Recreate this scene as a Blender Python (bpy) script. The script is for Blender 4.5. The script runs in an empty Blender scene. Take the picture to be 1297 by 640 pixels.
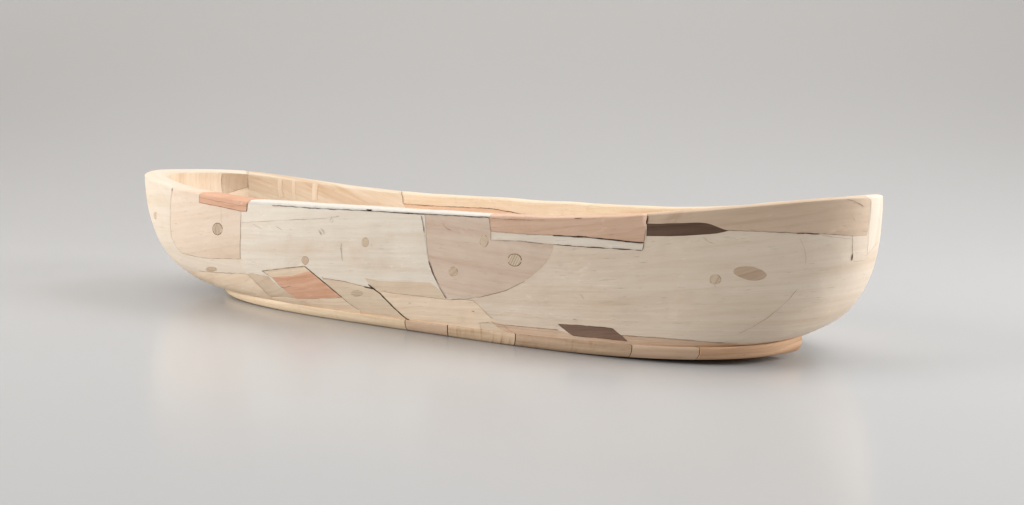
import bpy, math, random, json
from mathutils import Vector, Matrix, noise
from mathutils.geometry import delaunay_2d_cdt
random.seed(7)
S = 0.9                      # bowl length in metres
C = bpy.context.scene.collection
# ------------------------------------------------------------------ bowl shape (unit length)
G=dict(Wr=.2907,nl=2.8934,nr=2.4019,z0=.1317,c=(.001,-.0209,.138,1.3521,-.2304*2,-.8372*4),afl=.3595,afr=.4182,bf=.1347,nf=3.0939,nfr=3.256,pal=2.6469,par=2.7,pb=2.054,hf=.011,hf2=.0049,x0=.0063,rk=.0391,heel=-.028,egg=-.193,feg=.0671,cl=.998,cr=.955,cb=.9455)
T=.027; ED=.0024; FLOOR=.030
def rimz(x):
    z=G['z0']
    for i,c in enumerate(G['c']): z+=c*x**(i+1)
    return z+.0045*max(0,(x-.42)/.08)**2
def rock(x):
    u=max(abs(x-G['x0'])-.1,0); return G['rk']*u*u
def arc(v,p): return max(1-v**p,0)**(1/p)
def polar(a,b,n,psi):
    c,s=math.cos(psi),math.sin(psi)
    # direction in normalised superellipse space
    r=(abs(c)**n+abs(s)**n)**(-1/n)
    return a*r*c,b*r*s
def outer(psi,q,T=0.0):
    q=min(max(q,0),1)
    v=math.sin((1-q)*math.pi/2)
    left=math.cos(psi)<0
    pa=G['pal'] if left else G['par']; af=G['afl'] if left else G['afr']
    cu=G['cl'] if left else G['cr']
    k=(arc(v*cu,pa)-arc(cu,pa))/(1-arc(cu,pa)); kb=(arc(v*G['cb'],G['pb'])-arc(G['cb'],G['pb']))/(1-arc(G['cb'],G['pb']))
    n0=G['nf'] if left else G['nfr']; n1=G['nl'] if left else G['nr']
    n=n0+(n1-n0)*kb
    a=af+(.5-af)*k-T
    x,y=polar(a,G['bf']+(G['Wr']/2-G['bf'])*kb-T,n,psi)
    y*=1+(G['egg']*kb+G['feg']*(1-kb))*x/a
    zb=rock(x)+G['hf']+G['hf2']*(x+.2)
    z=rimz(x)+(zb-rimz(x))*v+G['heel']*y*(1-v)
    return x,y,z
def surf(psi,q):
    if q<=1:
        x,y,z=outer(psi,q); return x,y,z-ED*q**8
    if q<1.2:
        t=(q-1)/.2
        a=outer(psi,1); b=outer(psi,1,T)
        x,y,z=(a[i]+(b[i]-a[i])*t for i in range(3))
        return x,y,z-ED*abs(2*t-1)**5
    # inner bowl
    ph=min(q-1.2,1)*math.pi/2
    v=math.sin(ph)**.9
    k=max(math.cos(ph),0)**.62
    left=math.cos(psi)<0
    n1=G['nl'] if left else G['nr']; n=2.2+(n1-2.2)*k
    x,y=polar((.5-T)*k,(G['Wr']/2-T)*k,n,psi)
    if k>1e-6: y*=1+G['egg']*x/((.5-T)*k)
    zt=rimz(x)+G['heel']*y; zb=G['hf']+FLOOR
    return x,y,zt+(zb-zt)*v-ED*(1-v)**8
def nrm(psi,q):
    h=1e-4; qa,qb=max(q-h,0),min(q+h,2.19)
    a=surf(psi+h,q);b=surf(psi-h,q);c=surf(psi,qb);d=surf(psi,qa)
    u=[a[i]-b[i] for i in range(3)];w=[c[i]-d[i] for i in range(3)]
    n=(u[1]*w[2]-u[2]*w[1],u[2]*w[0]-u[0]*w[2],u[0]*w[1]-u[1]*w[0])
    l=math.sqrt(sum(e*e for e in n)) or 1
    return tuple(e/l for e in n)

CUT = math.radians(78)
NT = 3600
_pt = [outer(CUT + 2*math.pi*i/NT, 1)[:2] for i in range(NT+1)]
_L = [0.0]
for i in range(NT): _L.append(_L[-1] + math.dist(_pt[i], _pt[i+1]))
PER = _L[-1]
def s2psi(s):
    import bisect
    t = min(max(s,0),1)*PER
    i = min(max(bisect.bisect_left(_L, t), 1), NT)
    f = (t-_L[i-1])/(_L[i]-_L[i-1])
    return CUT + 2*math.pi*(i-1+f)/NT
def hand(P, s, q):            # the uneven hand-worked surface: shallow facets and dents, less on the rim edges
    k = (1-.5*math.exp(-((q-1.1)/.09)**2))*(1-math.exp(-((q-1)/.05)**2))*(1-math.exp(-((q-1.2)/.05)**2))
    a = noise.noise(P*26)*.0006+noise.noise(P*70+Vector((3, 1, 7)))*.00022
    d = noise.noise(P*48+Vector((11, 5, 2)))
    return (a-.0010*max(0, d-.38))*k
def pos0(s, q): return Vector(surf(s2psi(s), q))*S
def pos(s, q):
    P = pos0(s, q); n = Vector(nrm(s2psi(s), q))
    P = P+n*hand(P, s, q)
    if q > .8 and q < 1.5: P.z += noise.noise(Vector((s*34, .5, 0)))*.0009*math.exp(-((q-1.1)/.25)**2)
    return P
def nor(s, q):
    h = .0007; s0, s1 = max(s-h, 0), min(s+h, 1); q0, q1 = max(q-.012, 0), min(q+.012, 2.19)
    if .93 < q < 1.23: q0, q1 = max(q-.0008, 0), q+.0008
    n = (pos(s1, q)-pos(s0, q)).cross(pos(s, q1)-pos(s, q0))
    b = Vector(nrm(s2psi(s), q))
    n = n.normalized() if n.length > 1e-12 else b
    return n if n.dot(b) > .6 else b
QM = 0.16*S                  # metres per unit of q
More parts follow.
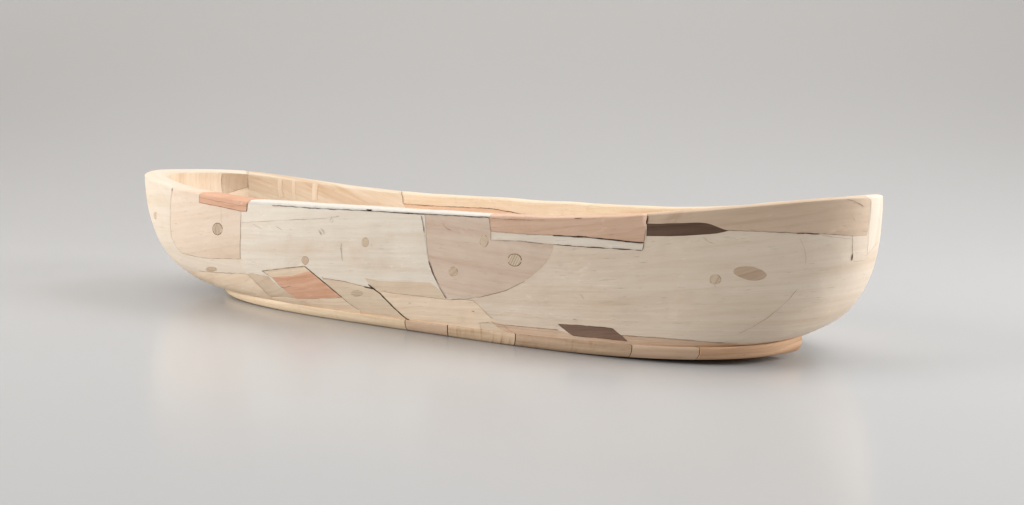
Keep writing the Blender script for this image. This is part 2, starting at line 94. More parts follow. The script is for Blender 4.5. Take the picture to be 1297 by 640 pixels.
# joints of the panels as (arc fraction along the rim, height coordinate) on the bowl surface
DATA = json.loads('''{"p":[["back1","hull_panel","cream",0,[[0.0,0],[0.2598,0],[0.2598,1.25],[0.0,1.25]]],["A","hull_panel","cream_pink",5,[[0.1668,0.42],[0.3876,0.42],[0.3876,1.2],[0.1668,1.2]]],["C","hull_panel","cream",0,[[0.2366,0],[0.4117,0],[0.4117,0.43],[0.2366,0.43]]],["H","hull_panel","white",3,[[0.3876,0],[0.6793,0],[0.6793,1.25],[0.3876,1.25]]],["O","hull_panel","khaki",2,[[0.6408,0],[0.8646,0],[0.8646,1.25],[0.6408,1.25]]],["O","hull_panel","khaki",2,[[0.6541,0.8436],[0.6544,0.7859],[0.65,0.7152],[0.6427,0.6322],[0.633,0.5562],[0.6213,0.501],[0.6116,0.4649],[0.6164,0.455],[0.6195,0.4283],[0.6246,0.3681],[0.6302,0.2982],[0.6384,0.2291],[0.653,0.0],[0.7148,0],[0.7148,0.9],[0.6564,0.8968]]],["back2","hull_panel","cream",0,[[0.8646,0],[1.0,0],[1.0,1.25],[0.8646,1.25]]],["in1","inner_panel","striped",-12,[[0.0,1.2],[0.6793,1.2],[0.6793,2.2],[0.0,2.2]]],["in2","inner_panel","cream",0,[[0.6793,1.2],[1.0,1.2],[1.0,2.2],[0.6793,2.2]]],["C2","hull_panel","cream",0,[[0.3977,0.5507],[0.4112,0.5496],[0.4244,0.5528],[0.457,0.5948],[0.4557,0.5493],[0.4569,0.4698],[0.4265,0.432],[0.4038,0.4021],[0.3406,0.22],[0.3047,0.25],[0.2598,0.3],[0.2598,0.42],[0.3047,0.42],[0.368,0.507]]],["A","hull_panel","cream_pink",5,[[0.1978,1.2],[0.3047,1.2],[0.4042,1.2],[0.4042,1.0],[0.4007,0.8836],[0.3972,0.7748],[0.3932,0.6606],[0.3943,0.5935],[0.3977,0.5507],[0.368,0.507],[0.3047,0.42],[0.1978,0.42]]],["B","hull_panel","pinkish",10,[[0.4042,1.2],[0.4042,1.0],[0.4007,0.8836],[0.3972,0.7748],[0.3932,0.6606],[0.3943,0.5935],[0.3977,0.5507],[0.4112,0.5496],[0.4244,0.5528],[0.457,0.5948],[0.4624,0.7588],[0.4652,0.9586],[0.4658,1.2]]],["D","hull_panel","tan",14,[[0.4038,0.4021],[0.4265,0.432],[0.4458,0.4589],[0.4562,0.4686],[0.4583,0.4349],[0.4602,0.3278],[0.4572,0.1769],[0.4459,0.0],[0.3321,0.0],[0.3183,0],[0.3183,0.15]]],["E","hull_panel","tan_grey",20,[[0.4562,0.4686],[0.4618,0.4844],[0.4699,0.4754],[0.4744,0.4749],[0.4801,0.3576],[0.4854,0.2317],[0.5276,0.3436],[0.5323,0.2481],[0.5366,0.1742],[0.5328,0.0],[0.4459,0.0],[0.4572,0.1769],[0.4602,0.3278],[0.4583,0.4349]]],["H3","hull_panel","white",6,[[0.457,0.5948],[0.4717,0.5581],[0.5064,0.5986],[0.4699,0.4754],[0.4618,0.4844],[0.4562,0.4686],[0.4554,0.5424]]],["F","inlay","salmon",12,[[0.4772,0.4718],[0.4944,0.506],[0.5064,0.5531],[0.5101,0.5604],[0.5192,0.4661],[0.5277,0.3484],[0.5078,0.2954],[0.4859,0.2394],[0.4816,0.3603]]],["F2","hull_panel","cream_warm",8,[[0.4713,0.5187],[0.4851,0.5529],[0.5064,0.5986],[0.5083,0.5797],[0.5101,0.5604],[0.5064,0.5531],[0.4944,0.506],[0.4772,0.4718],[0.4741,0.4955]]],["G","hull_panel","tan",10,[[0.4854,0.2317],[0.5075,0.2897],[0.5276,0.3436],[0.5323,0.2481],[0.5366,0.1742],[0.5328,0.0],[0.4459,0.0],[0.4572,0.1769],[0.4756,0.2442]]],["I","hull_panel","tan_light",6,[[0.517,0.5178],[0.5215,0.5167],[0.5321,0.5099],[0.5428,0.4903],[0.5529,0.4697],[0.5568,0.4324],[0.5658,0.2919],[0.5762,0.0817],[0.5773,0.0],[0.5328,0.0],[0.5366,0.1742],[0.5323,0.2481],[0.5276,0.3436]]],["H2","hull_panel","tan_light",4,[[0.5474,0.5533],[0.5568,0.5398],[0.5722,0.5522],[0.5895,0.5669],[0.5949,0.5257],[0.5997,0.4473],[0.5848,0.4493],[0.5693,0.4509],[0.5571,0.4616],[0.5529,0.4697],[0.55,0.5062]]],["J","hull_panel","tan",7,[[0.5529,0.4697],[0.5571,0.4616],[0.5693,0.4509],[0.5848,0.4493],[0.5997,0.4473],[0.6116,0.4649],[0.6164,0.455],[0.6195,0.4283],[0.6246,0.3681],[0.6302,0.2982],[0.6384,0.2291],[0.6472,0.1037],[0.6507,0.0],[0.5773,0.0],[0.5762,0.0817],[0.5658,0.2919],[0.5568,0.4324]]],["S","hull_panel","tan_light",4,[[0.624,0.2236],[0.6285,0.2439],[0.6384,0.2291],[0.6472,0.1037],[0.6507,0.0],[0.6293,0.0]]],["R","hull_panel","pink_tan",2,[[0.6299,0.2656],[0.6383,0.2351],[0.6536,0.2421],[0.668,0.2389],[0.6793,0.177],[0.7068,0.1533],[0.7,0.233],[0.7166,0.235],[0.7317,0.2215],[0.7457,0.1961],[0.7545,0.1762],[0.7668,0.1272],[0.7812,0.0],[0.768,0],[0.6714,0.0],[0.6492,0.0]]],["K","hull_panel","greytan",-4,[[0.5862,1.0],[0.5868,0.9056],[0.5875,0.7638],[0.5889,0.6957],[0.5913,0.6303],[0.5948,0.5498],[0.5997,0.4542],[0.6115,0.4715],[0.6213,0.501],[0.633,0.5562],[0.6427,0.6322],[0.65,0.7152],[0.6544,0.7859],[0.6561,0.8573],[0.6572,0.897],[0.6471,1.0],[0.5962,1.0]]],["T","rim_strip","white2",1,[[0.4702,1.26],[0.4701,0.9841],[0.4883,0.9853],[0.4995,0.9878],[0.5287,0.9881],[0.5538,0.9913],[0.5871,0.9938],[0.6051,0.9959],[0.622,0.9983],[0.622,1.26]]],["Us","rim_strip","salmon_l",3,[[0.4306,1.26],[0.4303,0.9448],[0.4507,0.9438],[0.4632,0.9333],[0.469,0.9335],[0.4698,0.9838],[0.4702,1.26]]],["L","rim_strip","salmon_tan",3,[[0.6224,1.26],[0.6224,0.9938],[0.6233,0.9155],[0.6371,0.9086],[0.6552,0.9054],[0.6707,0.898],[0.6857,0.8791],[0.6931,0.8668],[0.6987,0.8607],[0.6994,0.9315],[0.7,1.0],[0.7002,1.26]]],["L2","rim_strip","white",3,[[0.6233,0.9155],[0.6371,0.9086],[0.6552,0.9054],[0.6707,0.898],[0.6857,0.8791],[0.6931,0.8668],[0.6987,0.8607],[0.6982,0.8222],[0.6858,0.8332],[0.6708,0.8444],[0.6573,0.8532],[0.6392,0.8669],[0.6233,0.8654]]],["N","rim_strip","greytan2",2,[[0.7002,1.26],[0.7,1.0],[0.6997,0.96],[0.7107,0.9524],[0.7211,0.9482],[0.7238,0.9459],[0.7262,0.9408],[0.7283,0.9333],[0.7303,0.9229],[0.7323,0.9122],[0.734,0.9042],[0.7357,0.8976],[0.7414,0.8912],[0.7512,0.8817],[0.761,0.8695],[0.7742,0.8543],[0.7845,0.8414],[0.7895,0.8343],[0.7964,0.8346],[0.7969,0.9126],[0.7973,0.9931],[0.7957,1.26]]],["M","inlay","dark",1,[[0.6999,0.9599],[0.7054,0.9546],[0.7107,0.9533],[0.7159,0.95],[0.7211,0.9482],[0.7238,0.9459],[0.7262,0.9408],[0.7283,0.9333],[0.7303,0.9229],[0.7323,0.9122],[0.734,0.9042],[0.7357,0.8976],[0.7337,0.8924],[0.7307,0.8878],[0.7273,0.8865],[0.7229,0.8865],[0.7177,0.8861],[0.7108,0.8877],[0.6997,0.8948]]],["P","hull_panel","ivory",80,[[0.7957,1.26],[0.7973,0.9931],[0.7969,0.9126],[0.7964,0.8346],[0.7983,0.7457],[0.8081,0.7958],[0.8227,0.72],[0.9302,0.72],[0.9302,1.26],[0.8253,1.26]]],["Q","inlay","dark2",8,[[0.6665,0.3128],[0.6796,0.3184],[0.6942,0.3069],[0.7007,0.2344],[0.7068,0.1533],[0.6929,0.1672],[0.6795,0.1696],[0.6722,0.2495]]],["i5","inner_panel","cream_warm",2,[[0.1433,0.93],[0.0,0.93],[0.0,1.34],[0.0713,1.2741],[0.141,1.2897]]],["i6","inner_panel","reddish",2,[[0.141,1.2897],[0.0713,1.2741],[0.0,1.34],[0.0,1.6],[0.1412,1.3165]]],["i7","inner_panel","yellowish",2,[[0.8521,0.95],[1.0,0.95],[1.0,1.7],[0.8521,1.7]]],["i4","inner_panel","striped",-14,[[0.2612,0.95],[0.1433,0.93],[0.141,1.2897],[0.1178,2.0],[0.2492,2.0],[0.2653,1.367]]],["i4b","inner_panel","striped_l",80,[[0.241,1.2],[0.2381,1.2],[0.2394,1.3535],[0.2425,1.3574]]],["i4c","inner_panel","striped_l",80,[[0.2304,1.2],[0.228,1.2],[0.2298,1.3542],[0.2323,1.3576]]],["i4d","inner_panel","striped_l",80,[[0.2146,1.2],[0.2102,1.2],[0.2128,1.3442],[0.2167,1.3497]]],["i3","inner_panel","shade_tan",70,[[0.2821,1.2027],[0.2626,1.2],[0.2632,1.2966],[0.2782,1.3477],[0.2855,1.3664]]],["i3b","inner_panel","cream_warm",5,[[0.2782,1.3477],[0.2632,1.2966],[0.2663,1.393],[0.2838,1.3726]]],["i2","inner_panel","tan_light",75,[[0.2821,1.2027],[0.2855,1.3664],[0.2842,1.9],[0.3876,1.9],[0.3876,1.2],[0.3326,1.2],[0.3047,1.2],[0.2842,1.2]]]],"g":[["B","stripe",[[0.4485,0.796],[0.448,0.7824],[0.4471,0.7695],[0.4459,0.7586],[0.4444,0.7508],[0.443,0.7468],[0.4416,0.7472],[0.4405,0.7519],[0.4397,0.7604],[0.4394,0.7718],[0.4395,0.785],[0.44,0.7987],[0.4409,0.8115],[0.4421,0.8222],[0.4435,0.8297],[0.4449,0.8335],[0.4462,0.833],[0.4473,0.8284],[0.4481,0.8201],[0.4485,0.809]]],["H","plain",[[0.5102,0.6427],[0.5099,0.6328],[0.5093,0.6235],[0.5086,0.6158],[0.5078,0.6104],[0.5069,0.6079],[0.5062,0.6087],[0.5055,0.6126],[0.5051,0.6192],[0.505,0.6279],[0.505,0.6377],[0.5054,0.6476],[0.5059,0.6567],[0.5066,0.6641],[0.5074,0.6692],[0.5082,0.6714],[0.509,0.6706],[0.5096,0.6669],[0.5101,0.6606],[0.5103,0.6523]]],["H","plain",[[0.5521,0.7982],[0.5519,0.789],[0.5516,0.7805],[0.551,0.7735],[0.5504,0.7687],[0.5497,0.7667],[0.549,0.7676],[0.5484,0.7713],[0.5479,0.7776],[0.5476,0.7856],[0.5476,0.7947],[0.5477,0.804],[0.5481,0.8124],[0.5486,0.8193],[0.5493,0.824],[0.55,0.8259],[0.5507,0.825],[0.5513,0.8213],[0.5517,0.8152],[0.552,0.8073]]],["K","plain",[[0.6056,0.6605],[0.6055,0.6508],[0.6051,0.6417],[0.6046,0.6341],[0.6038,0.6288],[0.603,0.6264],[0.6021,0.627],[0.6013,0.6308],[0.6007,0.6372],[0.6003,0.6456],[0.6001,0.6551],[0.6002,0.6649],[0.6006,0.6738],[0.6012,0.6811],[0.6019,0.6862],[0.6028,0.6884],[0.6036,0.6877],[0.6044,0.6841],[0.605,0.678],[0.6054,0.6699]]],["K","plain",[[0.6219,0.8576],[0.6218,0.8463],[0.6215,0.8359],[0.621,0.8274],[0.6203,0.8217],[0.6196,0.8195],[0.6189,0.8208],[0.6182,0.8256],[0.6176,0.8334],[0.6173,0.8434],[0.6172,0.8547],[0.6173,0.8661],[0.6176,0.8765],[0.6181,0.8849],[0.6187,0.8905],[0.6195,0.8927],[0.6202,0.8914],[0.6209,0.8866],[0.6214,0.8788],[0.6217,0.8688]]],["K","stripe",[[0.64,0.7584],[0.6399,0.7462],[0.6394,0.7348],[0.6387,0.7254],[0.6377,0.719],[0.6365,0.7163],[0.6354,0.7175],[0.6343,0.7225],[0.6334,0.7308],[0.6328,0.7416],[0.6326,0.7538],[0.6327,0.7661],[0.6332,0.7774],[0.634,0.7866],[0.635,0.7927],[0.6361,0.7953],[0.6373,0.794],[0.6383,0.7891],[0.6392,0.781],[0.6398,0.7704]]],["O","plain",[[0.7338,0.6608],[0.7338,0.6525],[0.7335,0.645],[0.733,0.6391],[0.7324,0.6354],[0.7316,0.6342],[0.7308,0.6357],[0.7301,0.6398],[0.7294,0.646],[0.729,0.6537],[0.7287,0.6621],[0.7288,0.6705],[0.729,0.6778],[0.7296,0.6836],[0.7302,0.6871],[0.731,0.6882],[0.7318,0.6866],[0.7325,0.6827],[0.7332,0.6766],[0.7336,0.6691]]],["O","wide",[[0.7529,0.6754],[0.7526,0.665],[0.7515,0.6568],[0.7498,0.6516],[0.7478,0.6499],[0.7462,0.6518],[0.7445,0.6573],[0.7424,0.666],[0.7405,0.6768],[0.7391,0.6887],[0.7386,0.7005],[0.7389,0.7108],[0.7401,0.7187],[0.7418,0.7236],[0.7438,0.725],[0.7454,0.723],[0.7471,0.7176],[0.7491,0.7092],[0.751,0.6986],[0.7523,0.687]]],["C2","plain",[[0.4284,0.4651],[0.4275,0.4567],[0.426,0.4478],[0.424,0.4392],[0.4218,0.4317],[0.4196,0.4262],[0.4175,0.4233],[0.4158,0.4233],[0.4148,0.4263],[0.4145,0.4321],[0.4149,0.4399],[0.416,0.449],[0.4177,0.4582],[0.4197,0.4667],[0.4218,0.4737],[0.4239,0.4785],[0.4258,0.4808],[0.4273,0.4804],[0.4283,0.4774],[0.4287,0.4722]]],["I","faint",[[0.5444,0.4174],[0.544,0.4072],[0.5432,0.3971],[0.542,0.388],[0.5406,0.3809],[0.5391,0.3768],[0.5376,0.376],[0.5364,0.3787],[0.5355,0.3846],[0.535,0.393],[0.535,0.4029],[0.5354,0.4133],[0.5363,0.4232],[0.5375,0.4316],[0.5388,0.4379],[0.5403,0.4414],[0.5417,0.442],[0.5429,0.4395],[0.5438,0.4343],[0.5443,0.4267]]],["A","knot",[[0.3788,0.78],[0.3782,0.7718],[0.3773,0.7638],[0.3763,0.7568],[0.3751,0.7515],[0.3739,0.7484],[0.3729,0.7478],[0.3721,0.7499],[0.3717,0.7544],[0.3718,0.7609],[0.3722,0.7689],[0.3729,0.7773],[0.3739,0.7853],[0.375,0.7923],[0.3761,0.7974],[0.3771,0.8003],[0.378,0.8006],[0.3786,0.7984],[0.379,0.794],[0.379,0.7876]]],["T","hole",[[0.5548,1.0],[0.5547,1.0],[0.5545,0.9971],[0.554,0.9942],[0.5535,0.9921],[0.5529,0.9911],[0.5523,0.9913],[0.5517,0.9927],[0.5513,0.995],[0.551,0.9982],[0.5509,1.0],[0.551,1.0],[0.5513,1.0],[0.5517,1.0],[0.5523,1.0],[0.5529,1.0],[0.5535,1.0],[0.554,1.0],[0.5545,1.0],[0.5547,1.0]]]],"s":[["H",0.6,0.4,0.2,[[0.5199,0.8534],[0.5208,0.8342],[0.5217,0.82]]],["H",0.5,0.3,0.2,[[0.5215,0.8644],[0.5227,0.8455],[0.5234,0.8261]]],["H",0.5,0.3,0.2,[[0.5231,0.8556],[0.5239,0.8315]]],["H",0.45,0.3,0.2,[[0.5275,0.9078],[0.5291,0.9409]]],["H",0.4,0.25,0.2,[[0.5287,0.8988],[0.5301,0.9292]]],["H",0.4,0.3,0.2,[[0.4903,0.8518],[0.4947,0.8349]]],["H",0.3,0.25,0.2,[[0.4729,0.8575],[0.4797,0.8276]]],["H",0.6,0.5,0.1,[[0.5533,0.7894],[0.554,0.7751]]],["O",0.35,0.3,0.2,[[0.7246,0.8762],[0.727,0.8517],[0.7298,0.8386]]],["O",0.3,0.25,0.2,[[0.6714,0.5703],[0.674,0.5346]]],["O",0.8,0.35,0.2,[[0.6723,0.3757],[0.675,0.3643]]],["O",0.8,0.5,0,[[0.7313,0.6321],[0.7318,0.6192]]],["K",0.5,0.3,0.3,[[0.5962,0.9497],[0.5989,0.914],[0.6016,0.9065]]],["J",0.8,0.45,0.1,[[0.5759,0.3734],[0.5775,0.3721]]],["J",0.8,0.4,0.1,[[0.6167,0.3614],[0.6186,0.3568]]],["N",0.9,0.6,0.2,[[0.6659,1.0],[0.6686,1.0]]],["L",0.9,0.7,0.2,[[0.6671,1.0],[0.6694,1.0]]],["R",0.8,0.7,0.15,[[0.6252,0.012],[0.6408,0.012],[0.6564,0.012],[0.6717,0.012],[0.6867,0.012],[0.7011,0.012],[0.7148,0.012],[0.7276,0.012],[0.7394,0.012],[0.7501,0.012],[0.7596,0.012],[0.768,0.012],[0.7752,0.012],[0.7814,0.012],[0.7867,0.012],[0.7913,0.012],[0.7954,0.012],[0.7992,0.012]]],["J",0.4,0.6,0.3,[[0.5627,0.012],[0.5782,0.012],[0.5938,0.012],[0.6095,0.012],[0.6252,0.012]]],["D",0.4,0.5,0.3,[[0.3406,0.012],[0.3477,0.012],[0.3558,0.012],[0.365,0.012],[0.3756,0.012],[0.3876,0.012],[0.4009,0.012],[0.4154,0.012],[0.4308,0.012]]],["A",0.5,0.55,0.2,[[0.4042,1.0],[0.4007,0.8836],[0.3972,0.7748],[0.3932,0.6606],[0.3943,0.5935],[0.3977,0.5507]]],["A",1.3,0.8,0,[[0.4042,1.0],[0.4034,0.9762]]],["B",0.35,0.5,0.2,[[0.3977,0.5507],[0.4112,0.5496],[0.4244,0.5528],[0.4465,0.5833],[0.457,0.5948]]],["B",0.35,0.55,0.1,[[0.457,0.5948],[0.4624,0.7588],[0.465,0.9169]]],["B",0.25,0.25,0.2,[[0.4493,0.9319],[0.4485,0.8325]]],["D",0.5,0.7,0.3,[[0.4038,0.4021],[0.4265,0.432],[0.4458,0.4589],[0.4562,0.4686]]],["D",0.35,0.55,0.2,[[0.4562,0.4686],[0.4583,0.4349],[0.4602,0.3278],[0.4572,0.1769]]],["E",0.4,0.6,0.2,[[0.4713,0.5187],[0.4741,0.4955],[0.4772,0.4718],[0.4816,0.3603],[0.4859,0.2394]]],["F2",0.5,0.7,0.3,[[0.4713,0.5187],[0.4851,0.5529],[0.5064,0.5986]]],["F",0.3,0.5,0.2,[[0.4859,0.2394],[0.5078,0.2954],[0.5277,0.3484]]],["F",1.4,0.85,0.2,[[0.5064,0.5986],[0.5083,0.5797],[0.5101,0.5604],[0.5192,0.4661],[0.5277,0.3484]]],["F",0.3,0.6,0,[[0.4804,0.3757],[0.485,0.3879],[0.4898,0.4082]]],["I",0.3,0.5,0.2,[[0.5276,0.3436],[0.5323,0.2481],[0.5366,0.1742]]],["I",0.8,0.8,0.3,[[0.5173,0.5311],[0.5182,0.506]]],["I",0.5,0.65,0.2,[[0.518,0.5124],[0.5215,0.5167],[0.5321,0.5099],[0.5428,0.4903],[0.5529,0.4697]]],["I",2.1,1,0.0,[[0.546,0.4844],[0.5491,0.477],[0.5529,0.4697]]],["I",1.7,1,0.1,[[0.5495,0.5055],[0.5529,0.4697],[0.5568,0.4324],[0.5618,0.3604],[0.5689,0.2353],[0.5762,0.0817]]],["J",0.4,0.6,0.3,[[0.5549,0.4585],[0.5693,0.4509],[0.5848,0.4493],[0.5997,0.4473]]],["H",0.35,0.4,0.2,[[0.4644,0.8572],[0.4849,0.8829],[0.5074,0.9094],[0.5244,0.928],[0.5338,0.9463]]],["H",0.6,0.7,0.1,[[0.5345,0.7796],[0.5337,0.7436],[0.5339,0.6919],[0.5339,0.6651]]],["H",1.1,0.75,0.2,[[0.5843,0.9847],[0.5852,0.9422],[0.5861,0.8816]]],["K",0.3,0.4,0.2,[[0.5861,0.8816],[0.5875,0.7638],[0.5884,0.7154]]],["K",0.9,0.75,0.1,[[0.5884,0.7154],[0.5913,0.6303],[0.5948,0.5498],[0.5997,0.4542]]],["K",0.5,0.65,0.2,[[0.6031,0.4524],[0.6115,0.4683],[0.6213,0.501],[0.633,0.5562],[0.6427,0.6322]]],["K",0.25,0.3,0.3,[[0.6427,0.6322],[0.65,0.7152],[0.6544,0.7859],[0.6561,0.8485]]],["J",0.35,0.6,0.2,[[0.5997,0.4473],[0.6116,0.4649],[0.6164,0.455],[0.6195,0.4283],[0.6246,0.3681],[0.6302,0.2982]]],["J",0.3,0.5,0.3,[[0.623,0.2205],[0.6285,0.2439],[0.6384,0.2291],[0.6472,0.1037]]],["R",0.35,0.6,0.1,[[0.6383,0.2351],[0.6536,0.2421],[0.6688,0.2409]]],["R",0.4,0.65,0.15,[[0.7,0.233],[0.7166,0.235],[0.7317,0.2215],[0.7457,0.1961],[0.7577,0.1883]]],["O",0.3,0.4,0.2,[[0.7674,0.5998],[0.7647,0.5406],[0.7619,0.4852],[0.7583,0.4175],[0.7547,0.3503],[0.7517,0.2994]]],["O",0.3,0.35,0.3,[[0.7654,0.8415],[0.7672,0.8011],[0.7686,0.757],[0.7687,0.7165]]],["O",0.6,0.6,0.2,[[0.7881,0.8353],[0.7886,0.7894],[0.7899,0.7237]]],["O",1.2,0.7,0,[[0.7892,0.7533],[0.7896,0.7239]]],["O",0.25,0.3,0.2,[[0.7904,0.7195],[0.7963,0.718],[0.8012,0.7283]]],["T",1.1,0.85,0.3,[[0.4883,0.9853],[0.4995,0.9878],[0.5287,0.9881],[0.5538,0.9913],[0.5871,0.9938],[0.6051,0.9959],[0.622,0.9983]]],["T",1.7,0.95,0.4,[[0.5587,0.992],[0.5684,0.9924],[0.5778,0.9934],[0.5857,0.9939]]],["Us",0.6,0.8,0.2,[[0.4306,1.0],[0.4303,0.9448],[0.4507,0.9438],[0.4632,0.9333],[0.469,0.9335]]],["Us",0.9,0.9,0.1,[[0.469,0.9335],[0.4698,0.9838],[0.4702,1.0]]],["Us",0.3,0.5,0.1,[[0.4312,0.9776],[0.4521,0.977],[0.4695,0.9677]]],["L",0.8,0.85,0.1,[[0.6224,1.0],[0.6224,0.9938],[0.6228,0.952]]],["L2",0.6,0.8,0.2,[[0.6228,0.952],[0.6233,0.9155],[0.6233,0.8654]]],["L",0.35,0.6,0.3,[[0.6232,0.9942],[0.6308,0.9883],[0.6411,0.9873],[0.6511,0.9918]]],["L",0.4,0.6,0.2,[[0.6233,0.9155],[0.6371,0.9086],[0.6552,0.9054]]],["L",1.7,0.95,0.25,[[0.6552,0.9054],[0.6707,0.898],[0.6857,0.8791],[0.6931,0.8668],[0.6987,0.8607]]],["L2",0.6,0.75,0.4,[[0.6233,0.8654],[0.6392,0.8669],[0.6573,0.8532],[0.6708,0.8444]]],["L2",1.3,0.9,0.35,[[0.6573,0.8532],[0.6708,0.8444],[0.6858,0.8332],[0.6982,0.8222]]],["L2",0.9,0.9,0.0,[[0.6982,0.8222],[0.6987,0.8607]]],["L",0.5,0.8,0.1,[[0.6987,0.8607],[0.6994,0.9315]]],["L",1.3,0.9,0,[[0.6997,0.9559],[0.7001,0.9804],[0.7002,1.0]]],["N",0.5,0.7,0.2,[[0.734,0.9015],[0.7414,0.8923],[0.7512,0.8817],[0.761,0.8695],[0.7742,0.8543]]],["N",1.8,0.9,0.5,[[0.7637,0.8654],[0.7676,0.8618],[0.7735,0.8548]]],["N",0.45,0.6,0.3,[[0.7742,0.8543],[0.7845,0.8414],[0.7895,0.8343]]],["N",0.3,0.35,0.3,[[0.7742,0.849],[0.7811,0.8334],[0.7877,0.8252]]],["N",0.3,0.4,0.2,[[0.7895,0.8343],[0.7964,0.8346]]],["N",0.4,0.5,0.1,[[0.7844,1.0],[0.7873,0.9922],[0.7905,0.9759],[0.7931,0.9602]]],["N",0.35,0.35,0.1,[[0.7872,0.9293],[0.7889,0.9005]]],["P",0.5,0.6,0.1,[[0.7971,0.9897],[0.7972,0.9368],[0.7969,0.8882],[0.7969,0.836],[0.7983,0.7457]]],["P",0.3,0.45,0.2,[[0.7983,0.7457],[0.8081,0.7958]]],["P",0.5,0.5,0,[[0.8052,0.9044],[0.8063,0.8827]]],["Q",0.7,0.85,0.3,[[0.6816,0.3174],[0.6895,0.3126],[0.6942,0.3069]]],["Q",0.4,0.7,0.2,[[0.6665,0.3128],[0.6722,0.2495],[0.6795,0.1696],[0.6929,0.1672],[0.7068,0.1533]]],["Q",0.4,0.7,0.2,[[0.6665,0.3128],[0.6816,0.3174]]],["i5",1.0,0.8,0.35,[[0.141,1.2897],[0.1092,1.2851],[0.0713,1.2741],[0.0157,1.34]]],["i4",0.8,0.75,0.1,[[0.1433,1.16],[0.141,1.2256],[0.141,1.2897]]],["i3",0.4,0.6,0.2,[[0.2821,1.2027],[0.2855,1.3664]]],["i3",0.4,0.55,0.2,[[0.2782,1.3477],[0.2632,1.2966]]],["i4",0.5,0.7,0.2,[[0.2612,1.1],[0.2626,1.2043],[0.2637,1.3157]]],["A",0.5,0.6,0.3,[[0.2898,1.04],[0.2842,1.02],[0.2784,1.01]]]],"f":[272.87,280.8,292.15,308.88,319.15,352.02]}''')

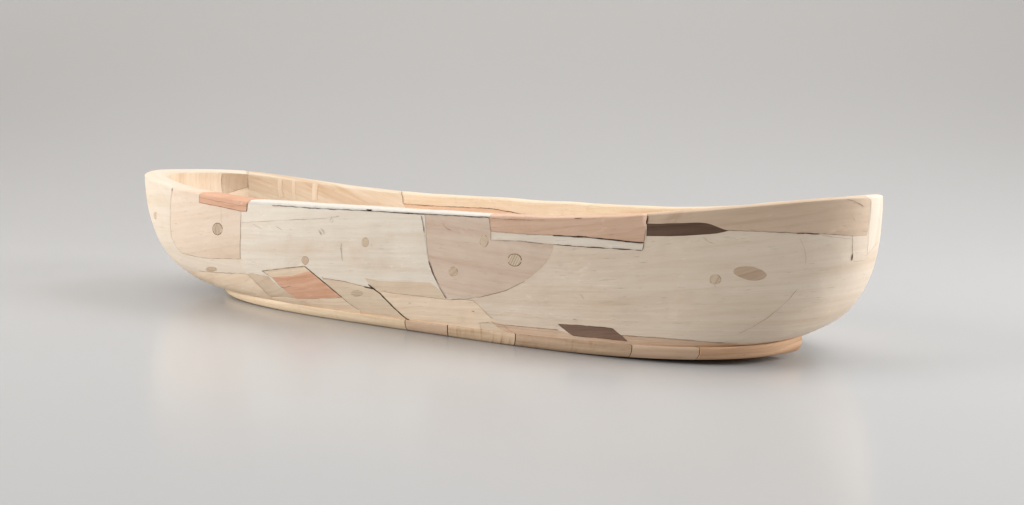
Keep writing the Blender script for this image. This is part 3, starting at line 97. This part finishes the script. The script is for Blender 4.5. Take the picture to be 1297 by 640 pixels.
# ------------------------------------------------------------------ materials
def lin(r, g, b):
    f = lambda c: (c/12.92 if c <= .04045 else ((c+.055)/1.055)**2.4)
    return (f(r/255), f(g/255), f(b/255), 1)
def wood(name, base, dark, grain=1.0, rings=0.35, ringfreq=70, blotch=.35, saw=0.0, rough=.58, swirl=1.0, streak=0.0, tint=None, bump=1.0):
    m = bpy.data.materials.new(name); m.use_nodes = True
    nt = m.node_tree; N = nt.nodes; L = nt.links
    bs = N['Principled BSDF']
    def node(t, **k):
        n = N.new(t)
        for a, v in k.items(): setattr(n, a, v)
        return n
    at = node('ShaderNodeAttribute', attribute_name='grain')
    def mapped(sx, sy, sz=1):
        mp = node('ShaderNodeMapping'); mp.inputs['Scale'].default_value = (sx, sy, sz)
        L.new(at.outputs['Vector'], mp.inputs['Vector']); return mp.outputs['Vector']
    def nz(vec, sc, det=4, rg=.55, dist=0):
        n = node('ShaderNodeTexNoise'); n.inputs['Scale'].default_value = sc; n.inputs['Detail'].default_value = det
        n.inputs['Roughness'].default_value = rg; n.inputs['Distortion'].default_value = dist
        L.new(vec, n.inputs['Vector']); return n.outputs['Fac']
    def math_(op, a, b=None, c=None):
        n = node('ShaderNodeMath', operation=op)
        for i, v in enumerate((a, b, c)):
            if v is None: continue
            if isinstance(v, (int, float)): n.inputs[i].default_value = v
            else: L.new(v, n.inputs[i])
        return n.outputs[0]
    def ss(x, lo, hi):
        n = node('ShaderNodeMapRange', interpolation_type='SMOOTHSTEP')
        n.inputs['From Min'].default_value = lo; n.inputs['From Max'].default_value = hi
        L.new(x, n.inputs['Value']); return n.outputs['Result']
    sep = node('ShaderNodeSeparateXYZ'); L.new(at.outputs['Vector'], sep.inputs[0])
    fine = nz(mapped(9, 260), 1.0, 5, .65)                 # fibres
    mid = nz(mapped(5, 55), 1.0, 4, .55, .4)                # bands of colour along the grain
    warp = nz(mapped(4.2, 9), 1.0, 3, .5)                    # slow wander of the growth rings
    r = math_('MULTIPLY_ADD', sep.outputs['Y'], ringfreq, math_('MULTIPLY', warp, 7.0*swirl))
    saww = math_('FRACT', r)
    ring = math_('MULTIPLY', math_('POWER', saww, 3.0), ss(saww, 1.0, .93))
    bl = nz(mapped(16, 26), 1.0, 5, .62, .6)                     # stains
    fac = math_('MULTIPLY', ss(fine, .38, .72), .38*grain)
    fac = math_('ADD', fac, math_('MULTIPLY', ss(mid, .42, .75), .45*grain))
    fac = math_('ADD', fac, math_('MULTIPLY', ring, rings))
    fac = math_('ADD', fac, math_('MULTIPLY', ss(bl, .5, .8), blotch))
    if streak:
        st = nz(mapped(2.5, 34), 1.0, 2, .5, .8)
        fac = math_('ADD', fac, math_('MULTIPLY', ss(st, .5, .62), streak))
    if saw:
        sw = nz(mapped(210, 26), 1.0, 3, .6)
        swm = nz(mapped(30, 30), 1.0, 2, .5)
        fac = math_('ADD', fac, math_('MULTIPLY', math_('MULTIPLY', ss(sw, .5, .7), ss(swm, .4, .65)), saw))
    mx = node('ShaderNodeMix', data_type='RGBA', clamp_factor=True)
    mx.inputs[6].default_value = lin(*base); mx.inputs[7].default_value = lin(*dark)
    L.new(fac, mx.inputs[0])
    # pores: short dark dashes
    pr = nz(mapped(75, 900), 1.0, 2, .5)
    pf = math_('MULTIPLY', ss(pr, .64, .78), .32)
    mx2 = node('ShaderNodeMix', data_type='RGBA'); L.new(pf, mx2.inputs[0]); L.new(mx.outputs[2], mx2.inputs[6])
    mx2.inputs[7].default_value = lin(*[c*.72 for c in dark])
    # pale sanding scuffs
    sc = nz(mapped(38, 160), 1.0, 3, .6, 1.5)
    scm = nz(mapped(20, 20, 3), 1.0, 2, .5)
    sf = math_('MULTIPLY', math_('MULTIPLY', ss(sc, .58, .7), ss(scm, .5, .62)), .45)
    mx3 = node('ShaderNodeMix', data_type='RGBA'); L.new(sf, mx3.inputs[0]); L.new(mx2.outputs[2], mx3.inputs[6])
    mx3.inputs[7].default_value = lin(*[min(255, c*1.07) for c in base])
    L.new(mx3.outputs[2], bs.inputs['Base Color'])
    ro = math_('MULTIPLY_ADD', bl, .18, rough-.09); L.new(ro, bs.inputs['Roughness'])
    bs.inputs['Specular IOR Level'].default_value = .35
    h = math_('ADD', math_('MULTIPLY', fine, .5), math_('MULTIPLY', nz(mapped(60, 90), 1.0, 3, .6), .8))
    if saw: h = math_('ADD', h, math_('MULTIPLY', sw, 1.2*saw))
    h = math_('SUBTRACT', h, math_('MULTIPLY', pf, 1.0))
    bp = node('ShaderNodeBump'); bp.inputs['Strength'].default_value = .4*bump; bp.inputs['Distance'].default_value = .0012
    L.new(h, bp.inputs['Height']); L.new(bp.outputs['Normal'], bs.inputs['Normal'])
    return m
def plain(name, col, rough=.8):
    m = bpy.data.materials.new(name); m.use_nodes = True
    nt = m.node_tree; b = nt.nodes['Principled BSDF']; b.inputs['Roughness'].default_value = rough
    b.inputs['Specular IOR Level'].default_value = .2
    n = nt.nodes.new('ShaderNodeTexNoise'); n.inputs['Scale'].default_value = 420; n.inputs['Detail'].default_value = 3
    tc = nt.nodes.new('ShaderNodeTexCoord'); nt.links.new(tc.outputs['Object'], n.inputs['Vector'])
    mx = nt.nodes.new('ShaderNodeMix'); mx.data_type = 'RGBA'
    mx.inputs[6].default_value = lin(*[c*.7 for c in col]); mx.inputs[7].default_value = lin(*[min(255, c*1.2) for c in col])
    nt.links.new(n.outputs['Fac'], mx.inputs[0]); nt.links.new(mx.outputs[2], b.inputs['Base Color'])
    return m
W = {
 'cream':      wood('wood_cream', (236,222,204), (216,192,164), .7, .12, 60, .25),
 'cream_pink': wood('wood_cream_pink', (231,217,199), (218,192,162), .7, .16, 45, .25),
 'cream_warm': wood('wood_cream_warm', (236,216,190), (212,178,144), .7, .15, 90, .3, saw=.25),
 'white':      wood('wood_white', (237,226,210), (218,194,168), .75, .06, 40, .42),
 'white2':     wood('wood_white_strip', (228,223,213), (206,194,178), .7, .06, 60, .25, saw=.3),
 'ivory':      wood('wood_ivory', (234,220,202), (214,190,162), .6, .06, 60, .2),
 'pinkish':    wood('wood_pinkish', (233,213,193), (214,183,152), .8, .14, 60, .45),
 'pink_tan':   wood('wood_pink_tan', (224,196,168), (198,156,124), .9, .2, 90, .3),
 'tan':        wood('wood_tan', (245,225,199), (222,188,154), .9, .25, 75, .3),
 'tan_grey':   wood('wood_tan_grey', (224,203,178), (200,170,140), .8, .15, 80, .35, saw=.2),
 'tan_light':  wood('wood_tan_light', (231,211,186), (208,176,144), .7, .15, 70, .3),
 'greytan':    wood('wood_grey_tan', (224,203,183), (200,168,144), .8, .08, 60, .5),
 'greytan2':   wood('wood_grey_tan_rim', (218,193,168), (184,151,122), .6, .1, 30, .7),
 'khaki':      wood('wood_khaki', (234,217,197), (212,186,158), .75, .12, 75, .25, streak=.05),
 'salmon':     wood('wood_salmon', (230,185,155), (204,148,114), 1, .35, 120, .3),
 'salmon_l':   wood('wood_salmon_light', (224,178,148), (198,142,110), .9, .3, 120, .3),
 'salmon_tan': wood('wood_salmon_tan', (226,192,166), (200,154,124), .9, .3, 110, .35),
 'reddish':    wood('wood_reddish', (228,194,164), (204,156,122), .9, .3, 110, .3),
 'yellowish':  wood('wood_yellowish', (234,214,186), (212,178,142), .9, .25, 110, .3),
 'striped':    wood('wood_striped', (228,211,188), (200,166,132), .6, .3, 42, .25, streak=.3),
 'striped_l':  wood('wood_striped_pale', (235,219,197), (206,174,140), .6, .25, 42, .25, streak=.2),
 'shade_tan':  wood('wood_inner_block', (206,182,156), (176,144,116), .9, .2, 80, .4, saw=.3),
 'dark':       wood('wood_dark', (112,84,66), (72,52,40), 1, .25, 140, .35),
 'dark2':      wood('wood_dark_foot', (136,106,86), (94,70,54), 1, .25, 140, .35),
 'oak':        wood('wood_oak', (212,182,152), (172,138,108), 1.1, .3, 150, .3, saw=.4),
 'saw':        wood('wood_saw_marked', (233,206,174), (190,152,114), .8, .1, 90, .3, saw=.9),
 'orange':     wood('wood_orange', (222,182,146), (174,126,92), 1, .3, 110, .4),
 'yellow':     wood('wood_yellow', (245,223,192), (222,188,150), 1, .25, 110, .3, saw=.3),
 'khaki_plug': wood('wood_oval_plug', (210,185,160), (176,144,120), 1.1, .3, 120, .4),
 'plug':       wood('wood_plug', (221,200,174), (186,156,128), 1, .25, 200, .3),
 'plug_stripe':wood('wood_plug_stripe', (226,206,180), (160,132,106), .7, .95, 430, .2, swirl=.12),
}
glue = plain('dark_glue', (70,50,38)); glue_mid = plain('brown_glue', (122,94,72)); glue_pale = plain('pale_glue', (172,144,116))
hole_mat = plain('hole_shade', (30,24,20))  # near-black disc colour, painted in for the shade inside the rim hole
YAW = 31
FLOORCOL = (.49, .488, .488, 1); FLOORROUGH = .21; FLOORSPEC = .42
WORLD = ((1, .985, .97, 1), .23)
EXPO = 0
LAMPS = [
 ('key_softbox', (-1.5, -1.35, .85), (-.3, 0, .06), 1.3, 1.1, 14.5, (1, .99, .978), 1.9),
 ('overhead_softbox', (-1.5, 1.2, 5.2), (-2.7, 3.5, 1.5), 10.0, 4.0, 305, (1, .957, .91), 3.14),
 ('kicker_softbox', (2.2, .75, .95), (.35, 0, .03), 1.0, 1.0, 26, (.97, .985, 1), 2.4),
 ('top_softbox', (1.0, 1.3, 1.9), (.5, .25, 0), 1.5, 1.0, 6.5, (.92, .96, 1), 1.7),
]

# ------------------------------------------------------------------ object helpers
def link(name, me, parent=None):
    o = bpy.data.objects.new(name, me); C.objects.link(o)
    if parent: o.parent = parent
    return o
def set_grain(me, coords):
    a = me.attributes.new('grain', 'FLOAT_VECTOR', 'POINT')
    a.data.foreach_set('vector', [c for v in coords for c in v])
def make_mesh(name, V, F, coords, mats, normals=None, matidx=None, smooth=True):
    me = bpy.data.meshes.new(name); me.from_pydata([tuple(v) for v in V], [], F); me.update()
    set_grain(me, coords)
    for m in mats: me.materials.append(m)
    if matidx: me.polygons.foreach_set('material_index', matidx)
    me.polygons.foreach_set('use_smooth', [smooth]*len(F))
    if normals: me.normals_split_custom_set(normals)
    return me

bowl = bpy.data.objects.new('wooden_bowl', None); C.objects.link(bowl)
bowl['label'] = 'long pale boat-shaped bowl patched from mismatched wood pieces, on a low curved wooden foot'
bowl['category'] = 'bowl'

# ------------------------------------------------------------------ one triangulation of the skin, shared out among the panels
NS = 420
rows = [0,.006,.018,.035] + [.06+.0262*i for i in range(35)] + [.965,.98,.99,.996,1.0,1.005,1.015,1.04,1.07,1.1,1.13,1.16,1.185,1.195,1.2,1.204,1.215] + [1.235+.0386*i for i in range(24)] + [2.16,2.2]
pv, pe = [], []
seen = {}
def addv(s, q):
    k = (round(s, 5), round(q, 5))
    if k not in seen:
        seen[k] = len(pv); pv.append(Vector((k[0]*PER*S, k[1]*QM)))
    return seen[k]
for q in rows:
    for i in range(NS+1): addv(i/NS, q)
for i in range(NS):
    for q in (0, 2.2): pe.append((addv(i/NS, q), addv((i+1)/NS, q)))
for a, b in zip(rows[:-1], rows[1:]):
    for s in (0, 1): pe.append((addv(s, a), addv(s, b)))
polys = []
for n, kind, w, ang, pts in DATA['p']:
    polys.append((n, kind, w, ang, pts))
    for i in range(len(pts)):
        (s0, q0), (s1, q1) = pts[i], pts[(i+1) % len(pts)]
        d = math.hypot((s1-s0)*PER*S, (q1-q0)*QM)
        k = max(1, int(d/.006))
        ch = [addv(s0+(s1-s0)*j/k, q0+(q1-q0)*j/k) for j in range(k+1)]
        pe += [(a, b) for a, b in zip(ch[:-1], ch[1:]) if a != b]
ov, oe, of = delaunay_2d_cdt(pv, pe, [], 0, 1e-7)[:3]
SQ = [(v.x/(PER*S), v.y/QM) for v in ov]
def inside(x, y, P):
    r = False; j = len(P)-1
    for i in range(len(P)):
        xi, yi = P[i]; xj, yj = P[j]
        if (yi > y) != (yj > y) and x < (xj-xi)*(y-yi)/(yj-yi)+xi: r = not r
        j = i
    return r
boxes = [(min(p[0] for p in P[4]), max(p[0] for p in P[4]), min(p[1] for p in P[4]), max(p[1] for p in P[4])) for P in polys]
info = {}; tris = {}
for n, kind, w, ang, pts in polys: info.setdefault(n, (kind, w, ang))
for f in of:
    x = sum(SQ[i][0] for i in f)/3; y = sum(SQ[i][1] for i in f)/3
    for k in range(len(polys)-1, -1, -1):
        b = boxes[k]
        if b[0] <= x <= b[1] and b[2] <= y <= b[3] and inside(x, y, polys[k][4]):
            tris.setdefault(polys[k][0], []).append(f); break
P3 = [pos(s, q) for s, q in SQ]; N3 = [nor(s, q) for s, q in SQ]
lift = {}; frame = {}
def grain_of(name, s, q):
    ang, ox, oy, oz = frame[name]
    x, y = s*PER*S, q*QM
    c, sn = math.cos(ang), math.sin(ang)
    return (c*x+sn*y+ox, -sn*x+c*y+oy, oz)
panels = {}
PLABEL = {'F': 'salmon pink inlay low on the side', 'Us': 'small salmon pink strip let into the rim', 'M': 'dark brown inlay under the rim',
          'Q': 'dark brown slanted inlay above the foot', 'K': 'grey tan panel with a rounded lower edge', 'T': 'long white strip along the rim', 'L': 'salmon tan strip along the rim'}
for n in info:
    if n not in tris: continue
    kind, w, ang = info[n]
    lift[n] = {'Us': .0007, 'F': .0003, 'T': .0003, 'L': .0004, 'L2': .0002}.get(n, random.uniform(0, .0007))
    frame[n] = (math.radians(ang), random.uniform(-3, 3), random.uniform(-3, 3), random.uniform(0, 9))
    idx = {}; V = []; CO = []; VN = []; F = []
    for f in tris[n]:
        g = []
        for i in f:
            if i not in idx:
                idx[i] = len(V); V.append(P3[i]+N3[i]*lift[n]); VN.append(N3[i]); CO.append(grain_of(n, *SQ[i]))
            g.append(idx[i])
        a, b, c = (P3[i] for i in f)
        if (b-a).cross(c-a).dot(N3[f[0]]+N3[f[1]]+N3[f[2]]) < 0: g = g[::-1]
        F.append(g)
    NR = [VN[i] for f in F for i in f]
    # skirt: each panel is a slab let into the wall
    cnt = {}
    for f in F:
        for j in range(3): cnt[(f[j], f[(j+1) % 3])] = 1
    low = {}
    for (a, b) in list(cnt):
        if (b, a) in cnt: continue
        for i in (a, b):
            if i not in low:
                low[i] = len(V); V.append(V[i]-VN[i]*.004); CO.append(CO[i])
        fn = (V[b]-V[a]).cross(VN[a]).normalized() if (V[b]-V[a]).length > 1e-9 else VN[a]
        F.append([b, a, low[a], low[b]]); NR += [fn]*4
    me = make_mesh(kind, V, F, CO, [W[w]], NR)
    o = link(kind, me, bowl)
    if n in PLABEL: o['label'] = PLABEL[n]
    panels[n] = o

# ------------------------------------------------------------------ dowel plugs and knots
for k, (pn, st, pts) in enumerate(DATA['g']):
    cs = sum(p[0] for p in pts)/len(pts); cq_ = sum(p[1] for p in pts)/len(pts)
    wv = {'stripe': 'plug_stripe', 'wide': 'khaki_plug', 'plain': 'plug', 'faint': 'plug_stripe', 'knot': 'plug', 'hole': 'dark', 'ghost': 'white'}[st]
    h = lift[pn]+.00022
    fr = (math.radians({'stripe': 62, 'wide': 15, 'faint': 10}.get(st, random.uniform(0, 180))), random.uniform(-3, 3), random.uniform(-3, 3), k)
    frame['plug'] = fr
    V = [pos(cs, cq_)+nor(cs, cq_)*(h+.0001)]; CO = [grain_of('plug', cs, cq_)]; F = []; MI = []
    n = len(pts)
    scales = (.5, .88, .9, 1.0)
    for ri, f in enumerate(scales):
        for j, (s, q) in enumerate(pts):
            wob = 1+.06*noise.noise(Vector((j*.7, k*3.1, ri*.0)))
            if st in ('knot',): wob = 1+.5*noise.noise(Vector((j*.5, k*3.1, 0)))
            ss_, qq = cs+(s-cs)*f*wob, cq_+(q-cq_)*f*wob
            V.append(pos(ss_, qq)+nor(ss_, qq)*(h if f < .95 else h-.00018)); CO.append(grain_of('plug', ss_, qq))
    for j in range(n):
        F.append([0, 1+j, 1+(j+1) % n]); MI.append(0)
    for r_ in range(3):
        for j in range(n):
            a, b = 1+r_*n+j, 1+r_*n+(j+1) % n
            F.append([a, a+n, b+n, b]); 
            arcp = noise.noise(Vector((math.cos(6.28*j/n)*1.3, math.sin(6.28*j/n)*1.3, k*2.7)))
            MI.append((1 if (r_ == 2 and (arcp > -.02 or (st == 'stripe' and arcp > -.35)) and st not in ('faint', 'ghost', 'wide')) else 0))
    me = make_mesh('dowel_plug', V, F, CO, [W[wv] if st != 'hole' else hole_mat, hole_mat if st == 'hole' else glue_mid if st in ('stripe',) else glue_pale], None, MI)
    bm_n = sum((p.normal.dot(nor(cs, cq_)) for p in me.polygons))
    if bm_n < 0: me.flip_normals()
    link({'knot': 'wood_knot', 'hole': 'knot_hole', 'ghost': 'wood_knot'}.get(st, 'dowel_plug'), me, panels[pn])

# ------------------------------------------------------------------ glue lines and cracks
for k, (pn, w, dk, gap, pts) in enumerate(DATA['s']):
    B = dict(V=[], F=[], CO=[], MI=[])
    line = []
    for (s0, q0), (s1, q1) in zip(pts[:-1], pts[1:]):
        d = math.hypot((s1-s0)*PER*S, (q1-q0)*QM); m = max(1, int(d/.0018))
        line += [(s0+(s1-s0)*j/m, q0+(q1-q0)*j/m) for j in range(m)]
    line.append(pts[-1])
    hl = max(lift.values() if pn in ('Us',) else [lift[pn], .0007])+.00012
    prev = None; L3 = [pos(s, q) for s, q in line]; LN = [nor(s, q) for s, q in line]
    run = 0
    for j in range(len(line)):
        a, b = L3[max(j-1, 0)], L3[min(j+1, len(line)-1)]
        if j: run += (L3[j]-L3[j-1]).length
        t = (b-a).normalized(); side = LN[j].cross(t).normalized()
        nv = noise.noise(Vector((run*90, k*5.3, 0)))*.6+noise.noise(Vector((run*400, k*5.3, 9)))*.4
        thr = -.55+gap*1.1
        wd = .0005*w*max(.06, min(1.25, .35+.75*(nv-thr)))
        if j in (0, len(line)-1): wd *= .4
        jit = noise.noise(Vector((run*160, k*7.7, 3)))*.00042
        c = L3[j]+LN[j]*hl+side*jit
        i0 = len(B['V']); B['V'] += [c-side*wd, c+LN[j]*.00003, c+side*wd]; B['CO'] += [(run, 0, k)]*3
        if prev is not None:
            for e in (0, 1):
                B['F'].append([prev+e, i0+e, i0+e+1, prev+e+1])
                lvl = dk+.25*noise.noise(Vector((run*60, k*2.2, 5)))
                B['MI'].append(0 if lvl > .72 else 1 if lvl > .42 else 2)
        prev = i0; pw = wd
    me = make_mesh('glue_seam', B['V'], B['F'], B['CO'], [glue, glue_mid, glue_pale], None, B['MI'])
    link('glue_seam', me, panels[pn])

# ------------------------------------------------------------------ foot: a ring of short curved blocks, slightly rockered
f_ = DATA['f']
def foot_sec(psi):
    x, y, z = outer(psi, 0)
    d = Vector((x, y, 0)); L_ = d.length; u = d/L_
    zb = rock(x)+.0003+.05*max(0, abs(x)-.2)**2+(.0012*min(1, max(0, (x-.26)/.145))**1.6); zt = z+.0006
    pd = math.degrees(psi)
    cut = .014*(pd > f_[5])*min(1, max(0, (450-pd)/40))-.0140*(pd <= f_[5])*max(0, min(1, (pd-300)/52))**1.3
    mk = lambda off, zz: Vector((x+u.x*(off-cut), y+u.y*(off-cut), zz))
    zt += .0058*(math.degrees(psi) <= f_[5])*max(0, min(1, (math.degrees(psi)-312)/40))**1.3
    h = zt-zb
    return [mk(-.004, zt), mk(.0031, zt), mk(.0037, zt-.0006), mk(.0032, zb+h*.5), mk(.0006, zb+h*.16), mk(-.0012, zb+.0006), mk(-.0026, zb), mk(-.034, zb), mk(-.036, zt-.001), mk(-.02, zt)]
segs = [(225.0-38, f_[0], 'yellow', 'long pale yellow foot block'), (f_[0], f_[1], 'pink_tan', None), (f_[1], f_[2], 'saw', 'saw-marked pale foot block'), (f_[2], f_[3], 'oak', 'greyish oak foot block'),
        (f_[3], f_[4], 'pink_tan', None), (f_[4], f_[5], 'orange', 'orange brown foot block at the end'), (f_[5], 388, 'tan_light', None), (388, 430, 'saw', None), (430, 478, 'yellow', None), (478, 510, 'oak', None), (510, 547, 'tan', None)]
for k, (a, b, w, lab) in enumerate(segs):
    n = max(4, int((b-a)/1.6)); V = []; CO = []; F = []
    rnd = [random.uniform(-3, 3) for _ in range(3)]
    gap = .085
    run = 0; last = None; hofs = random.uniform(-.0004, .0004)
    for i in range(n+1):
        psi = math.radians(a+gap+(b-a-2*gap)*i/n)
        sec = foot_sec(psi)
        if last is not None: run += (sec[2]-last).length
        last = sec[2].copy()
        acc = 0
        for j, p in enumerate(sec):
            if j: acc += (p-sec[j-1]).length
            p = p.copy()
            if 1 <= j <= 5: p += Vector((p.x, p.y, 0)).normalized()*hofs
            V.append(p*S); CO.append((run*S+rnd[0], acc*S+rnd[1], rnd[2]))
    m = 10
    for i in range(n):
        for j in range(m):
            q0, q1 = i*m+j, i*m+(j+1) % m
            F.append([q0, q0+m, q1+m, q1])
    F.append(list(range(m))); F.append([n*m+j for j in range(m)][::-1])
    me = make_mesh('foot_block', V, F, CO, [W[w]])
    me.polygons[len(F)-1].use_smooth = False; me.polygons[len(F)-2].use_smooth = False
    me.validate()
    import bmesh
    bm = bmesh.new(); bm.from_mesh(me); bmesh.ops.recalc_face_normals(bm, faces=bm.faces)
    for e in bm.edges:
        if len(e.link_faces) == 2 and e.calc_face_angle() > math.radians(38): e.smooth = False
    bm.to_mesh(me); bm.free()
    o = link('foot_block', me, bowl)
    if lab: o['label'] = lab
    # joint to the next block, filled with dark glue
    if k < 6 or k == 10:
        sec0 = foot_sec(math.radians(b-.12)); sec1 = foot_sec(math.radians(b+.12))
        V = []; F = []; CO = []
        for sct in (sec0, sec1):
            for p in sct[:7]: V.append((p+Vector((p.x, p.y, 0)).normalized()*(-.0008))*S); CO.append((0, 0, k))
        for j in range(6): F.append([j, j+7, j+8, j+1])
        link('glue_seam', make_mesh('glue_seam', V, F, CO, [glue]), o)
# underside closing the hull inside the foot
V = []; F = []; CO = []
NU = 96
for f in (1.0, .93, .5):
    for i in range(NU):
        x, y, z = outer(2*math.pi*i/NU, 0)
        V.append(Vector((x*f, y*f, z-.0005-.002*(f < 1)))*S); CO.append((x*f, y*f, 0))
V.append(Vector((0, 0, .011))*S); CO.append((0, 0, 0))
for r_ in range(2):
    for i in range(NU): F.append([r_*NU+i, r_*NU+(i+1) % NU, (r_+1)*NU+(i+1) % NU, (r_+1)*NU+i])
for i in range(NU): F.append([2*NU+i, 2*NU+(i+1) % NU, 3*NU])
link('underside', make_mesh('underside', V, F, CO, [W['cream']]), bowl)

# ------------------------------------------------------------------ seamless studio sweep
me = bpy.data.meshes.new('backdrop')
R, YB, ZT, XW = 3.6, 4.2, 7.0, 10.0
# sweep turned to face the camera
prof = [(-4.5, 0), (-2, 0), (-.7, 0), (0, 0), (YB-R, 0)]
for i in range(1, 49):
    a = math.pi/2*i/48; prof.append((YB-R+R*math.sin(a), R-R*math.cos(a)))
prof.append((YB, ZT))
V = []; F = []
xs = [-XW+XW*2*i/24 for i in range(25)]
for (y, z) in prof:
    for x in xs: V.append((x, y, z))
for i in range(len(prof)-1):
    for j in range(24): F.append([i*25+j, i*25+j+1, (i+1)*25+j+1, (i+1)*25+j])
me.from_pydata(V, [], F); me.polygons.foreach_set('use_smooth', [True]*len(F)); me.update()
bd = link('backdrop', me); bd.rotation_euler.z = math.radians(YAW); bd['kind'] = 'structure'
m = bpy.data.materials.new('grey_satin_sweep'); m.use_nodes = True
b = m.node_tree.nodes['Principled BSDF']
b.inputs['Base Color'].default_value = FLOORCOL; b.inputs['Roughness'].default_value = FLOORROUGH; b.inputs['Specular IOR Level'].default_value = FLOORSPEC
nzn = m.node_tree.nodes.new('ShaderNodeTexNoise'); nzn.inputs['Scale'].default_value = 3; nzn.inputs['Detail'].default_value = 3
mr = m.node_tree.nodes.new('ShaderNodeMapRange'); mr.inputs['To Min'].default_value = FLOORROUGH-.03; mr.inputs['To Max'].default_value = FLOORROUGH+.03
m.node_tree.links.new(nzn.outputs['Fac'], mr.inputs['Value']); m.node_tree.links.new(mr.outputs['Result'], b.inputs['Roughness'])
me.materials.append(m)

# ------------------------------------------------------------------ studio lamps
def area(name, loc, target, size, sizey, power, col=(1, 1, 1), spread=3.14):
    l = bpy.data.lights.new(name, 'AREA'); l.shape = 'RECTANGLE'; l.size = size; l.size_y = sizey; l.energy = power; l.color = col; l.spread = spread
    o = bpy.data.objects.new(name, l); C.objects.link(o); o.location = loc
    o.rotation_euler = (Vector(target)-Vector(loc)).to_track_quat('-Z', 'Y').to_euler()
    return o
for a in LAMPS: area(*a)
w = bpy.data.worlds.new('World'); bpy.context.scene.world = w; w.use_nodes = True
w.node_tree.nodes['Background'].inputs[0].default_value = WORLD[0]; w.node_tree.nodes['Background'].inputs[1].default_value = WORLD[1]

# ------------------------------------------------------------------ camera
al, pit, ro = math.radians(35.0832), math.radians(6.9609), math.radians(.2673)
loc = Vector((.0682+1.464*math.sin(al), -1.464*math.cos(al), .2566))*S
fw = Vector((-math.sin(al)*math.cos(pit), math.cos(al)*math.cos(pit), -math.sin(pit)))
r0 = Vector((math.cos(al), math.sin(al), 0)); u0 = r0.cross(fw)
r = r0*math.cos(ro)+u0*math.sin(ro); u = u0*math.cos(ro)-r0*math.sin(ro)
cam = bpy.data.cameras.new('camera'); co = bpy.data.objects.new('camera', cam); C.objects.link(co)
co.matrix_world = Matrix(((r.x, u.x, -fw.x, loc.x), (r.y, u.y, -fw.y, loc.y), (r.z, u.z, -fw.z, loc.z), (0, 0, 0, 1)))
cam.sensor_width = 36; cam.lens = 1600/1297*36; cam.clip_start = .05; cam.clip_end = 100
sc = bpy.context.scene; sc.camera = co
sc.view_settings.view_transform = 'Standard'; sc.view_settings.look = 'None'; sc.view_settings.exposure = EXPO; sc.view_settings.gamma = 1
